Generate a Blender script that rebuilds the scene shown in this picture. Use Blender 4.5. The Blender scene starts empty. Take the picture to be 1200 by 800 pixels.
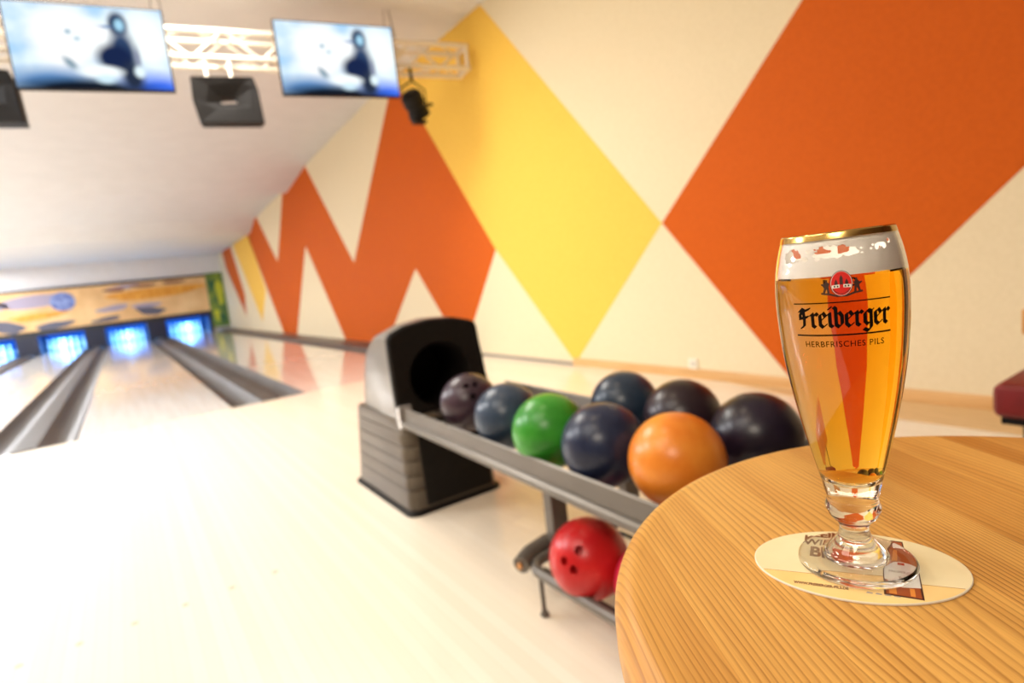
import bpy, bmesh, math, random
from mathutils import Vector, Matrix
random.seed(4)
sc = bpy.context.scene
COL = sc.collection
PI = math.pi

# ------------------------------------------------------------------ camera
cd = bpy.data.cameras.new('camera'); cam = bpy.data.objects.new('camera', cd); COL.objects.link(cam)
sc.camera = cam
cd.sensor_width = 36.0; cd.lens = 20.2139; cd.clip_start = 0.02; cd.clip_end = 200
cam.matrix_world = Matrix(((0.81813449, 0.1636269, -0.55125511, 0),
                           (-0.56345308, 0.03674694, -0.82533041, 0),
                           (-0.11478932, 0.98583766, 0.12226002, 1.0),
                           (0, 0, 0, 1)))
cd.dof.use_dof = True; cd.dof.focus_distance = 0.315; cd.dof.aperture_fstop = 6.4

# ------------------------------------------------------------------ world, view, lights
w = bpy.data.worlds.new('world'); sc.world = w; w.use_nodes = True
w.node_tree.nodes['Background'].inputs[0].default_value = (1, .93, .82, 1)
w.node_tree.nodes['Background'].inputs[1].default_value = .3
sc.view_settings.view_transform = 'Standard'; sc.view_settings.look = 'None'
sc.view_settings.gamma = 1; sc.view_settings.use_curve_mapping = False
sc.view_settings.exposure = -1.06
sc.cycles.use_denoising = True
sc.cycles.max_bounces = 18; sc.cycles.transmission_bounces = 16; sc.cycles.diffuse_bounces = 5
sc.cycles.glossy_bounces = 6; sc.cycles.transparent_max_bounces = 12
sc.cycles.sample_clamp_indirect = 60.0
sc.cycles.blur_glossy = 0.3

WARM = (1.0, .80, .58); NEUT = (1.0, .95, .87); COOL = (.95, .97, 1.0)
def area(name, loc, size, power, color, sy=None, rot=(0, 0, 0), shape=None):
    l = bpy.data.lights.new(name, 'AREA'); l.energy = power; l.color = color
    l.shape = shape or ('RECTANGLE' if sy else 'SQUARE'); l.size = size
    if sy: l.size_y = sy
    o = bpy.data.objects.new(name, l); o.location = loc; o.rotation_euler = rot; COL.objects.link(o)
    return o
# large fill lights added under the ceiling, out of view, over lounge and approach
area('added_ceiling_fill', (-1.8, 1.6, 3.70), 2.0, 115, NEUT, 2.0)
area('added_ceiling_fill', (-2.8, 5.2, 3.70), 1.6, 380, COOL, 1.4)
area('added_ceiling_fill', (.5, 5.2, 3.72), 1.6, 290, NEUT, 1.3)
area('added_ceiling_fill', (-2.6, -1.2, 3.65), 1.6, 290, (1, .88, .72), 1.6)  # added behind the camera to brighten the foam, no real fitting
# fill lights added out of view along the left side to brighten the lanes
for yy in (9.5, 13.5, 17.5, 21.5):
    area('added_lane_fill', (-3.8, yy, 3.30 if yy < 14 else 2.95), 1.4, 860 if yy < 20 else 560, COOL, 1.4)
area('added_lane_fill', (-3.4, 24.2, 2.9), 1.0, 110, COOL, 1.0)
# small halogen downlights
DOWN = [(-.6, .9), (.55, 1.9), (.3, 3.6)]
for (x, y) in DOWN:
    area('downlight_lamp', (x, y, 3.735), .14, 20, WARM, shape='DISK')

# ------------------------------------------------------------------ materials
def mat(name, color=(.8, .8, .8), rough=.5, metal=0, spec=.5, coat=0, emit=None, estr=0):
    m = bpy.data.materials.new(name); m.use_nodes = True
    b = m.node_tree.nodes['Principled BSDF']
    b.inputs['Base Color'].default_value = (*color, 1); b.inputs['Roughness'].default_value = rough
    b.inputs['Metallic'].default_value = metal; b.inputs['Specular IOR Level'].default_value = spec
    b.inputs['Coat Weight'].default_value = coat; b.inputs['Coat Roughness'].default_value = .08
    if emit:
        b.inputs['Emission Color'].default_value = (*emit, 1); b.inputs['Emission Strength'].default_value = estr
    return m
def N(m, t, **kw):
    n = m.node_tree.nodes.new(t)
    for k, v in kw.items(): setattr(n, k, v)
    return n
def L(m, a, b): m.node_tree.links.new(a, b)
def coords(m, kind='Object', scale=(1, 1, 1), rot=(0, 0, 0)):
    tc = N(m, 'ShaderNodeTexCoord'); mp = N(m, 'ShaderNodeMapping')
    mp.inputs['Scale'].default_value = scale; mp.inputs['Rotation'].default_value = rot
    L(m, tc.outputs[kind], mp.inputs['Vector']); return mp.outputs[0]
def noise_mix(name, c1, c2, scale=5, rough=.5, lo=.35, hi=.65, detail=4, sc3=(1, 1, 1), bump=0, **kw):
    m = mat(name, c1, rough, **kw); b = m.node_tree.nodes['Principled BSDF']
    v = coords(m, scale=sc3)
    n = N(m, 'ShaderNodeTexNoise'); n.inputs['Scale'].default_value = scale; n.inputs['Detail'].default_value = detail
    L(m, v, n.inputs['Vector'])
    r = N(m, 'ShaderNodeValToRGB'); r.color_ramp.elements[0].position = lo; r.color_ramp.elements[1].position = hi
    r.color_ramp.elements[0].color = (*c1, 1); r.color_ramp.elements[1].color = (*c2, 1)
    L(m, n.outputs[0], r.inputs[0]); L(m, r.outputs[0], b.inputs['Base Color'])
    if bump:
        bp = N(m, 'ShaderNodeBump'); bp.inputs['Strength'].default_value = bump; bp.inputs['Distance'].default_value = .001
        L(m, n.outputs[0], bp.inputs['Height']); L(m, bp.outputs[0], b.inputs['Normal'])
    return m

M_cream = noise_mix('wall_cream', (.77, .66, .45), (.80, .69, .48), 40, .75, spec=.2)
M_orange = noise_mix('wall_orange', (.56, .100, .004), (.60, .110, .005), 40, .65, spec=.15)
M_yellow = noise_mix('wall_yellow', (.86, .53, .085), (.89, .56, .095), 40, .65, spec=.15)
M_ceil = noise_mix('ceiling_paint', (.66, .645, .62), (.69, .675, .65), 3, .85)
M_white = noise_mix('far_white', (.82, .81, .82), (.85, .84, .85), 3, .8)
M_lane = noise_mix('lane_lacquer', (.80, .74, .66), (.87, .83, .77), 3, .11, sc3=(6, .25, 1), coat=.6)
M_gutter = noise_mix('gutter_plastic', (.055, .048, .045), (.075, .066, .062), 6, .45, spec=.35, sc3=(1, .2, 1))
M_ledge = noise_mix('ledge_grey', (.085, .062, .054), (.11, .082, .07), 6, .4, sc3=(1, .2, 1))
M_base = noise_mix('baseboard_wood', (.62, .35, .13), (.72, .44, .19), 6, .45, sc3=(1, .3, 4))
M_strip = mat('seam_shadow_grey', (.28, .24, .2), .6)  # shadow tone of the wall-floor seam, put into the colour
M_tan = noise_mix('tan_floor', (.62, .42, .20), (.72, .50, .26), 8, .45, sc3=(8, .6, 1))
M_black = noise_mix('black_plastic', (.006, .005, .0045), (.010, .008, .007), 60, .55, spec=.18)
M_blackm = mat('black_matt', (.008, .007, .006), .8)
M_dark = mat('dark_metal', (.05, .047, .045), .45, metal=.4)
M_alu = noise_mix('grey_aluminium', (.13, .115, .098), (.16, .142, .122), 12, .38, metal=.3, sc3=(1, .2, 1))
M_alul = mat('light_aluminium', (.5, .48, .47), .25, metal=.7)
M_hood = noise_mix('grey_hood', (.16, .14, .12), (.19, .17, .145), 4, .36, coat=.3)
M_rib = noise_mix('ribbed_grey', (.09, .070, .050), (.115, .092, .066), 4, .42)
M_truss = mat('truss_alu', (.80, .72, .60), .35, metal=.35)
M_cable = mat('cable_grey', (.12, .1, .09), .6)
M_red = noise_mix('red_leather', (.13, .004, .005), (.17, .006, .008), 20, .42)
M_chairwood = noise_mix('chair_wood', (.55, .22, .05), (.62, .28, .07), 10, .4, sc3=(1, 1, .2))
M_sock = mat('socket_white', (.85, .80, .68), .35)
M_pin = mat('pin_white', (.9, .9, .92), .25, coat=.4)
M_pinred = mat('pin_stripe', (.6, .02, .02), .35)
M_curtain = mat('pit_curtain', (.02, .17, .60), .7)
M_kick = mat('kickback_black', (.012, .015, .035), .35)

# approach floor: cream laminate boards, gloss
M_floor = mat('approach_floor', (.8, .7, .55), .20, coat=.25)
def build_floor_mat(m):
    b = m.node_tree.nodes['Principled BSDF']
    tc = N(m, 'ShaderNodeTexCoord'); sx = N(m, 'ShaderNodeSeparateXYZ'); L(m, tc.outputs['Object'], sx.inputs[0])
    mu = N(m, 'ShaderNodeMath', operation='MULTIPLY'); L(m, sx.outputs['X'], mu.inputs[0]); mu.inputs[1].default_value = 26
    fl = N(m, 'ShaderNodeMath', operation='FLOOR'); L(m, mu.outputs[0], fl.inputs[0])
    wn = N(m, 'ShaderNodeTexWhiteNoise', noise_dimensions='1D'); L(m, fl.outputs[0], wn.inputs['W'])
    r = N(m, 'ShaderNodeValToRGB'); L(m, wn.outputs[0], r.inputs[0])
    r.color_ramp.elements[0].color = (.82, .74, .61, 1); r.color_ramp.elements[1].color = (.86, .79, .67, 1)
    fr = N(m, 'ShaderNodeMath', operation='FRACT'); L(m, mu.outputs[0], fr.inputs[0])
    cp = N(m, 'ShaderNodeMath', operation='LESS_THAN'); L(m, fr.outputs[0], cp.inputs[0]); cp.inputs[1].default_value = .05
    mx = N(m, 'ShaderNodeMix', data_type='RGBA'); L(m, cp.outputs[0], mx.inputs[0]); L(m, r.outputs[0], mx.inputs[6]); mx.inputs[7].default_value = (.79, .70, .56, 1)
    L(m, mx.outputs[2], b.inputs['Base Color'])
build_floor_mat(M_floor)

# table: glued planks of coarse-grained pine/larch
M_table = mat('table_wood', (.7, .4, .15), .42, spec=.35)
def build_table_mat(m):
    b = m.node_tree.nodes['Principled BSDF']
    tc = N(m, 'ShaderNodeTexCoord'); mp = N(m, 'ShaderNodeMapping'); mp.vector_type = 'POINT'
    mp.inputs['Rotation'].default_value = (0, 0, math.radians(120.0))   # grain runs along local y' after this
    L(m, tc.outputs['Object'], mp.inputs['Vector'])
    sx = N(m, 'ShaderNodeSeparateXYZ'); L(m, mp.outputs[0], sx.inputs[0])
    # u along grain = X', v across = Y'
    def math_(op, a, bb=None, c=None):
        n = N(m, 'ShaderNodeMath', operation=op)
        for i, q in enumerate((a, bb, c)):
            if q is None: continue
            if isinstance(q, (int, float)): n.inputs[i].default_value = q
            else: L(m, q, n.inputs[i])
        return n.outputs[0]
    u, v = sx.outputs['X'], sx.outputs['Y']
    vv = math_('MULTIPLY', math_('ADD', v, .0075), 1 / .052)
    pl = math_('FLOOR', vv)
    wn = N(m, 'ShaderNodeTexWhiteNoise', noise_dimensions='1D'); L(m, pl, wn.inputs['W'])
    wn2 = N(m, 'ShaderNodeTexWhiteNoise', noise_dimensions='1D'); L(m, math_('ADD', pl, 37.3), wn2.inputs['W'])
    # low frequency warp, stretched along grain, per plank
    cb = N(m, 'ShaderNodeCombineXYZ'); L(m, math_('ADD', math_('MULTIPLY', u, 2.2), math_('MULTIPLY', wn.outputs[0], 9.0)), cb.inputs[0])
    L(m, math_('MULTIPLY', v, 14.0), cb.inputs[1]); L(m, math_('MULTIPLY', pl, 3.7), cb.inputs[2])
    nz = N(m, 'ShaderNodeTexNoise'); nz.inputs['Scale'].default_value = 1.0; nz.inputs['Detail'].default_value = 2.0; L(m, cb.outputs[0], nz.inputs['Vector'])
    freq = math_('ADD', math_('MULTIPLY', wn2.outputs[0], 150.0), 170.0)
    ph = math_('ADD', math_('MULTIPLY', v, freq), math_('MULTIPLY', nz.outputs[0], 9.5))
    fr = math_('FRACT', ph)
    ring = N(m, 'ShaderNodeValToRGB'); L(m, fr, ring.inputs[0])
    e = ring.color_ramp.elements; e[0].position = 0; e[0].color = (0, 0, 0, 1); e[1].position = .55; e[1].color = (.25, .25, .25, 1)
    a = e.new(.84); a.color = (1, 1, 1, 1); c = e.new(.99); c.color = (0, 0, 0, 1)
    # contrast of the rings varies over the board
    cb2 = N(m, 'ShaderNodeCombineXYZ'); L(m, math_('MULTIPLY', u, 3.0), cb2.inputs[0]); L(m, math_('MULTIPLY', v, 30.0), cb2.inputs[1]); L(m, pl, cb2.inputs[2])
    nz2 = N(m, 'ShaderNodeTexNoise'); nz2.inputs['Scale'].default_value = 1.0; nz2.inputs['Detail'].default_value = 3.0; L(m, cb2.outputs[0], nz2.inputs['Vector'])
    cr = N(m, 'ShaderNodeMapRange'); L(m, nz2.outputs[0], cr.inputs[0]); cr.inputs[1].default_value = .3; cr.inputs[2].default_value = .7; cr.inputs[3].default_value = .5; cr.inputs[4].default_value = 1.0
    f = math_('MULTIPLY', ring.outputs[0], math_('MULTIPLY', cr.outputs[0], math_('ADD', math_('MULTIPLY', wn2.outputs[0], .5), .55)))
    base = N(m, 'ShaderNodeMix', data_type='RGBA'); L(m, wn.outputs[0], base.inputs[0])
    bt_ = N(m, 'ShaderNodeMath', operation='MULTIPLY_ADD'); L(m, nz2.outputs[0], bt_.inputs[0]); bt_.inputs[1].default_value = 1.6; bt_.inputs[2].default_value = -.8
    bs_ = N(m, 'ShaderNodeMath', operation='ADD', use_clamp=True); L(m, bt_.outputs[0], bs_.inputs[0]); L(m, wn.outputs[0], bs_.inputs[1]); L(m, bs_.outputs[0], base.inputs[0])
    base.inputs[6].default_value = (.68, .375, .095, 1); base.inputs[7].default_value = (.46, .20, .035, 1)
    dark = N(m, 'ShaderNodeMix', data_type='RGBA'); L(m, f, dark.inputs[0]); L(m, base.outputs[2], dark.inputs[6]); dark.inputs[7].default_value = (.22, .07, .009, 1)
    # fine fibres
    cb3 = N(m, 'ShaderNodeCombineXYZ'); L(m, math_('MULTIPLY', u, 25.0), cb3.inputs[0]); L(m, math_('MULTIPLY', v, 1400.0), cb3.inputs[1])
    nz3 = N(m, 'ShaderNodeTexNoise'); nz3.inputs['Scale'].default_value = 1.0; L(m, cb3.outputs[0], nz3.inputs['Vector'])
    mr = N(m, 'ShaderNodeMapRange'); L(m, nz3.outputs[0], mr.inputs[0]); mr.inputs[1].default_value = .3; mr.inputs[2].default_value = .7; mr.inputs[3].default_value = .90; mr.inputs[4].default_value = 1.07
    fin = N(m, 'ShaderNodeVectorMath', operation='SCALE'); L(m, dark.outputs[2], fin.inputs[0]); L(m, mr.outputs[0], fin.inputs['Scale'])
    L(m, fin.outputs[0], b.inputs['Base Color'])
    bp = N(m, 'ShaderNodeBump'); bp.inputs['Strength'].default_value = .35; bp.inputs['Distance'].default_value = .0004
    L(m, f, bp.inputs['Height']); L(m, bp.outputs[0], b.inputs['Normal'])
build_table_mat(M_table)

# ------------------------------------------------------------------ mesh helpers
def obj(name, bm, m, parent=None, smooth=False, loc=None):
    me = bpy.data.meshes.new(name); bm.normal_update(); bm.to_mesh(me); bm.free()
    for q in (m if isinstance(m, (list, tuple)) else [m]): me.materials.append(q)
    o = bpy.data.objects.new(name, me); COL.objects.link(o)
    if smooth:
        for p in me.polygons: p.use_smooth = True
        if smooth != 'all':
            try: me.set_sharp_from_angle(angle=math.radians(smooth if smooth is not True else 35))
            except Exception: pass
    if parent: o.parent = parent
    if loc: o.location = loc
    return o
def tag(o, label, cat, group=None, kind=None):
    o['label'] = label; o['category'] = cat
    if group: o['group'] = group
    if kind: o['kind'] = kind
    return o
def thing(name, label, cat, loc=(0, 0, 0), group=None, rz=0):
    o = bpy.data.objects.new(name, None); COL.objects.link(o); o.location = loc; o.rotation_euler = (0, 0, rz)
    o.empty_display_size = .05
    return tag(o, label, cat, group)
def struct(o): o['kind'] = 'structure'; return o
def NB(): return bmesh.new()
def box(bm, a, b, mi=0, rot=None, bevel=0):
    x0, y0, z0 = a; x1, y1, z1 = b
    vs = [bm.verts.new(p) for p in ((x0, y0, z0), (x1, y0, z0), (x1, y1, z0), (x0, y1, z0), (x0, y0, z1), (x1, y0, z1), (x1, y1, z1), (x0, y1, z1))]
    fs = [bm.faces.new([vs[i] for i in f]) for f in ((0, 3, 2, 1), (4, 5, 6, 7), (0, 1, 5, 4), (1, 2, 6, 5), (2, 3, 7, 6), (3, 0, 4, 7))]
    for f in fs: f.material_index = mi
    if bevel:
        es = list({e for f in fs for e in f.edges})
        r = bmesh.ops.bevel(bm, geom=es, offset=bevel, segments=3, affect='EDGES', profile=.6)
        vs = list({v for f in r['faces'] for v in f.verts} | {v for v in vs if v.is_valid})
    if rot is not None:
        c = Vector(((x0 + x1) / 2, (y0 + y1) / 2, (z0 + z1) / 2))
        bmesh.ops.transform(bm, matrix=Matrix.Translation(c) @ rot.to_4x4() @ Matrix.Translation(-c), verts=vs)
    return vs
def lathe(bm, prof, n=48, c=(0, 0, 0), mi=0, cap=True):
    rings = []
    for r, z in prof:
        if r < 1e-6: rings.append([bm.verts.new((c[0], c[1], c[2] + z))])
        else: rings.append([bm.verts.new((c[0] + r * math.cos(2 * PI * k / n), c[1] + r * math.sin(2 * PI * k / n), c[2] + z)) for k in range(n)])
    for a, b in zip(rings, rings[1:]):
        for k in range(n):
            j = (k + 1) % n
            if len(a) == 1 and len(b) == 1: continue
            if len(a) == 1: f = bm.faces.new((a[0], b[j], b[k]))
            elif len(b) == 1: f = bm.faces.new((a[k], a[j], b[0]))
            else: f = bm.faces.new((a[k], a[j], b[j], b[k]))
            f.material_index = mi
    if cap:
        if len(rings[0]) > 1: bm.faces.new(list(reversed(rings[0]))).material_index = mi
        if len(rings[-1]) > 1: bm.faces.new(rings[-1]).material_index = mi
    return [v for r in rings for v in r]
def tube(bm, pts, r, n=10, mi=0):
    pts = [Vector(p) for p in pts]; rings = []
    up = Vector((0, 0, 1))
    for i, p in enumerate(pts):
        d = (pts[min(i + 1, len(pts) - 1)] - pts[max(i - 1, 0)]).normalized()
        u_ = up if abs(d.dot(up)) < .95 else Vector((1, 0, 0))
        s = d.cross(u_).normalized(); t = s.cross(d)
        rings.append([bm.verts.new(p + s * r * math.cos(2 * PI * k / n) + t * r * math.sin(2 * PI * k / n)) for k in range(n)])
    for a, b in zip(rings, rings[1:]):
        for k in range(n):
            j = (k + 1) % n; bm.faces.new((a[k], a[j], b[j], b[k])).material_index = mi
    bm.faces.new(list(reversed(rings[0]))).material_index = mi; bm.faces.new(rings[-1]).material_index = mi
def prism(bm, pts, vec, mi=0):
    """closed polygon (3-D points) extruded by vec"""
    a = [bm.verts.new(p) for p in pts]; vec = Vector(vec); b = [bm.verts.new(Vector(p) + vec) for p in pts]
    n = len(a); fs = [bm.faces.new(a), bm.faces.new(list(reversed(b)))]
    for i in range(n):
        j = (i + 1) % n; fs.append(bm.faces.new((a[i], b[i], b[j], a[j])))
    for f in fs: f.material_index = mi
    bmesh.ops.recalc_face_normals(bm, faces=fs)
    return a + b
def loft(bm, secs, mi=0, closed=True, cap=True):
    R = [[bm.verts.new(p) for p in s] for s in secs]; fs = []
    for a, b in zip(R, R[1:]):
        n = len(a)
        for k in range(n if closed else n - 1):
            j = (k + 1) % n; fs.append(bm.faces.new((a[k], a[j], b[j], b[k])))
    if cap: fs.append(bm.faces.new(list(reversed(R[0])))); fs.append(bm.faces.new(R[-1]))
    for f in fs: f.material_index = mi
    bmesh.ops.recalc_face_normals(bm, faces=fs)
    return R

# ================================================================== SETTING
WX = 3.62          # right wall
FOUL = 6.06        # foul line
FAR = 25.6         # mask plane
# floor (approach) with guide dots
bm = NB(); box(bm, (-7, -4, -.15), (WX, -.8, -.001)); struct(obj('floor_lounge', bm, mat('lounge_brown', (.20, .11, .055), .5)))
bm = NB(); box(bm, (-7, -.8, -.15), (WX, FOUL, 0)); struct(obj('floor', bm, M_floor))
fl = bpy.data.objects['floor']
M_dot = mat('dot_brown', (.42, .36, .28), .5)
for i in range(12):
    bm = NB(); lathe(bm, [(.011, 0), (.0105, .0008)], 20); obj('guide_dot', bm, M_dot, fl, loc=(-1.30 + .147 * i, 2.22, 0))
bm = NB(); prism(bm, [(3.60, 2.62, 0), (3.46, 2.15, 0), (3.24, 1.35, 0), (3.24, -3.9, 0), (3.60, -3.9, 0)], (0, 0, .004)); struct(obj('floor_border', bm, M_tan))
# pit floor below the lanes
bm = NB(); box(bm, (-7, FOUL, -.35), (WX, 29.5, -.2)); struct(obj('floor_lane_bed', bm, M_blackm))

# right wall with painted pattern
bm = NB(); box(bm, (WX, -4, -.35), (WX + .2, 29.5, 4.0), 0)
def paint(pts, mi): prism(bm, [(WX - .0015, y, z) for y, z in pts], (.003, 0, 0), mi)
T = 3.95
paint([(3.11, 1.23), (2.09, .03), (-1.85, 3.95), (.30, 3.95)], 1)
paint([(5.22, 3.70), (5.45, T), (7.9, T), (7.05, 3.22), (5.53, 1.25), (4.33, .02), (3.11, 1.23)], 2)
paint([(5.53, 1.25), (6.57, .0), (7.7, 1.18), (9.2, .0), (11.34, .0), (13.15, 2.05), (15.15, 0), (16.55, 0), (19.25, 2.9), (19.6, T),
       (18.4, T), (17.64, 3.32), (15.95, 1.92), (14.3, 3.5), (14.0, T), (12.8, T), (12.29, 3.61), (10.22, 1.46), (7.84, 3.6), (7.55, T), (7.9, T), (7.05, 3.22)], 1)
paint([(22.76, 3.6), (19.3, 3.6), (19.1, 2.9), (17.95, 1.25), (19.16, .3)], 2)
paint([(24.9, 3.7), (22.76, 3.6), (22.76, 3.2), (21.38, 1.23), (21.75, .49), (24.34, 2.3)], 1)
bmesh.ops.triangulate(bm, faces=[f for f in bm.faces if len(f.verts) > 4])
struct(obj('wall_right', bm, [M_cream, M_orange, M_yellow]))
bm = NB(); box(bm, (WX - .03, -4, 0), (WX - .002, -1.3, 3.78)); struct(obj('wall_right_cladding', bm, mat('cladding_brown', (.12, .055, .028), .6)))
# the other walls
bm = NB(); box(bm, (-7.2, -4, -.35), (-7, 29.5, 4.0)); struct(obj('wall_left', bm, mat('left_wall_tan', (.30, .21, .13), .8)))
bm = NB(); box(bm, (-7.2, -4.2, -.35), (WX + .2, -4, 4.0)); struct(obj('wall_back', bm, mat('back_brown', (.14, .08, .045), .7)))
bm = NB(); box(bm, (-7.2, 29.5, -.35), (WX + .2, 29.7, 4.0)); struct(obj('wall_far', bm, M_blackm))
bm = NB(); box(bm, (-7, FAR + .12, 2.15), (WX, FAR + .3, 3.2)); struct(obj('wall_above_masks', bm, M_white))
bm = NB(); box(bm, (3.02, FAR + .12, -.1), (WX, FAR + .3, 2.2)); struct(obj('wall_beside_masks', bm, M_white))
# ceiling: stepped profile extruded across the room
bm = NB(); box(bm, (-7.2, -4.2, 3.78), (WX + .2, 8.6, 4.0)); struct(obj('ceiling', bm, M_ceil))
prof = [(8.6, 3.78), (12.2, 3.61), (13.9, 3.37), (14.2, 3.37), (14.2, 3.46), (17.9, 3.30), (18.8, 3.0), (26, 2.98), (29.5, 2.98), (29.5, 4.2), (8.6, 4.2)]
bm = NB(); prism(bm, [(-7, y, z) for y, z in prof], (WX + 7, 0, 0)); struct(obj('ceiling', bm, M_ceil))
# baseboard, then a grey strip for the seam shadow
bm = NB(); prism(bm, [(WX, 0, .0), (WX - .02, 0, .0), (WX - .02, 0, .062), (WX - .012, 0, .072), (WX, 0, .075)], (0, 1, 0))
for v in bm.verts: v.co.y = -3.9 if v.co.y < .5 else 4.35
struct(obj('baseboard_right', bm, M_base))
bm = NB(); box(bm, (WX - .012, 4.35, 0), (WX, FOUL, .03)); struct(obj('seam_shadow_right', bm, M_strip))  # thin strip coloured as the shadow in the wall-floor seam

# lanes, gutters, capping: fitted around the four visible lanes
LANES = [(-4.30, -3.09), (-2.38, -1.17), (-.465, .743), (1.45, 2.93)]
LEND = 27.4
names = ['fourth lane from the right wall, half out of frame', 'third lane from the right wall', 'second lane from the right wall, between two gutters', 'lane nearest the patterned right wall']
for (a, b), nm in zip(LANES, names):
    bm = NB(); box(bm, (a, FOUL, -.12), (b, LEND, 0))
    o = struct(obj('lane_floor', bm, M_lane))
M_arrow = mat('arrow_brown', (.34, .16, .06), .3)
bm = NB()
for (a, b) in LANES:
    for k in range(-3, 4):
        cx = (a + b) / 2 + k * .155; cy = 11.6 - abs(k) * .35
        prism(bm, [(cx, cy, 0), (cx - .018, cy - .16, 0), (cx + .018, cy - .16, 0)], (0, 0, .001))
struct(obj('lane_floor_arrows', bm, M_arrow))
def gutter_pair(x0, x1):
    bm = NB(); w_ = (x1 - x0)
    g = w_ * .37; pts = [(x0, 0)]
    for k in range(1, 10):
        t = k / 10; pts.append((x0 + .015 + (g - .03) * t, -.085 * math.sin(PI * t) ** .6))
    pts += [(x0 + g, 0), (x0 + g + .01, .012), (x1 - g - .01, .012), (x1 - g, 0)]
    for k in range(1, 10):
        t = k / 10; pts.append((x1 - g + .015 + (g - .03) * t, -.085 * math.sin(PI * t) ** .6))
    pts += [(x1, 0), (x1, -.12), (x0, -.12)]
    prism(bm, [(x, FOUL, z) for x, z in pts], (0, FAR + .1 - FOUL, 0))
    return struct(obj('lane_gutter', bm, M_gutter, smooth=40))
for a, b in ((-5.2, -4.31), (-3.085, -2.385), (-1.165, -.47), (.748, 1.445)): gutter_pair(a, b)
bm = NB(); prism(bm, [(2.935, FOUL, 0), (3.02, FOUL, -.07), (3.12, FOUL, -.07), (3.2, FOUL, .0), (3.22, FOUL, .02), (WX, FOUL, .02), (WX, FOUL, -.12), (2.935, FOUL, -.12)], (0, FAR - FOUL, 0)); struct(obj('lane_gutter_wall', bm, M_ledge))
bm = NB(); box(bm, (-7, FOUL, -.12), (-5.21, LEND, 0)); struct(obj('lane_floor', bm, M_lane))

# ================================================================== FAR END: masks, kickbacks, pins
M_mtan = noise_mix('mask_tan', (.72, .42, .17), (.86, .56, .26), 1.5, .5)
M_mgrey = mat('mask_grey', (.10, .10, .14), .5); M_mblue = noise_mix('mask_blue', (.07, .10, .36), (.25, .34, .62), 6, .4)
M_mlil = mat('mask_lilac', (.36, .31, .40), .5); M_mora = noise_mix('mask_orange', (.70, .27, .02), (.85, .40, .05), 5, .5)
M_mbrn = mat('mask_brown', (.30, .12, .06), .5); M_mgreen = noise_mix('mask_green', (.30, .38, .03), (.07, .16, .05), 3, .5, .3, .6)
M_frame = mat('mask_frame', (.015, .014, .016), .4)
def blob(bm, cx, cz, rx, rz, y=FAR, mi=0, n=20, rot=0, amp=0):
    pts = []
    for k in range(n):
        t = 2 * PI * k / n; r = 1 + amp * math.sin(3 * t + cx) + amp * .6 * math.sin(5 * t)
        x, z = rx * r * math.cos(t), rz * r * math.sin(t)
        pts.append((cx + x * math.cos(rot) - z * math.sin(rot), y, cz + x * math.sin(rot) + z * math.cos(rot)))
    prism(bm, pts, (0, -.006, 0), mi)
def mask(x0, x1, label, art):
    t = thing('masking_unit', label, 'panel', ((x0 + x1) / 2, FAR, .8), 'printed masks above the pins')
    cx, cz = (x0 + x1) / 2, .8
    bm = NB(); box(bm, (x0 - cx, 0, 0), (x1 - cx, .1, 1.36)); obj('board', bm, M_mtan, t)
    bm = NB(); box(bm, (x0 - cx, -.02, 1.36), (x1 - cx, .1, 1.44)); obj('top_frame', bm, M_frame, t)
    bm = NB(); box(bm, (x0 - cx, -.03, -.17), (x1 - cx, .1, 0)); obj('lower_frame', bm, M_frame, t)
    for nm, mm, bl in art:
      for b_ in bl:
        bm = NB(); blob(bm, b_[0] - cx, b_[1] - cz, b_[2], b_[3], y=-.001 - b_[6] if len(b_) > 6 else -.001, rot=b_[4] if len(b_) > 4 else 0, amp=b_[5] if len(b_) > 5 else 0)
        obj(nm, bm, mm, t)
mask(-5.1, -1.05, 'tan mask with a blue ball and lilac streak over the left lanes', [
    ('lilac_print', M_mlil, [(-2.3, 1.82, 1.0, .22, .05, .05), (-3.9, 1.75, .9, .2)]),
    ('blue_ball_print', M_mblue, [(-1.55, 1.72, .36, .33, 0, 0, .004)]),
    ('orange_print', M_mora, [(-2.3, 1.30, .8, .12, .05, .1)]),
    ('grey_print', M_mgrey, [(-3.2, 1.05, .5, .2, -.3, .1, .003), (-1.9, .93, .55, .13, .1, .1, .003)])])
mask(-1.05, 3.0, 'tan mask with an orange lettering band over the right lanes', [
    ('lilac_print', M_mlil, [(.3, 2.03, .5, .08, .1, .1), (-.15, 1.30, .5, .10, .1, .1), (.9, 1.28, .5, .08)]),
    ('orange_print', M_mora, [(1.3, 1.72, 1.6, .20, .03, .08)]),
    ('brown_print', M_mbrn, [(.0, 1.95, .35, .07, 0, .1, .003), (.9, 2.02, .45, .06, 0, .1, .003), (1.9, 2.05, .4, .06, 0, .1, .003)]),
    ('grey_print', M_mgrey, [(1.0, 1.06, .45, .15, -.15, .12, .003), (-.4, .93, .45, .08, .1, .1, .003)])])
t = thing('side_masking_unit', 'narrow green and yellow end panel between the masks and the right wall', 'panel', (3.30, FAR, 0))
bm = NB(); box(bm, (-.29, 0, .12), (.31, .1, 2.26)); obj('board', bm, M_mgreen, t)
M_lime = mat('mask_lime', (.55, .55, .03), .5); M_deep = mat('mask_deep_green', (.03, .12, .05), .5)
bm = NB(); blob(bm, .12, 1.5, .12, .5, y=-.001, amp=.15); obj('yellow_print', bm, M_lime, t)
bm = NB(); blob(bm, -.1, .6, .1, .25, y=-.001, amp=.2); obj('yellow_print', bm, M_lime, t)
bm = NB(); blob(bm, -.12, 1.8, .12, .16, y=-.001, amp=.2); obj('green_print', bm, M_deep, t)
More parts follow.
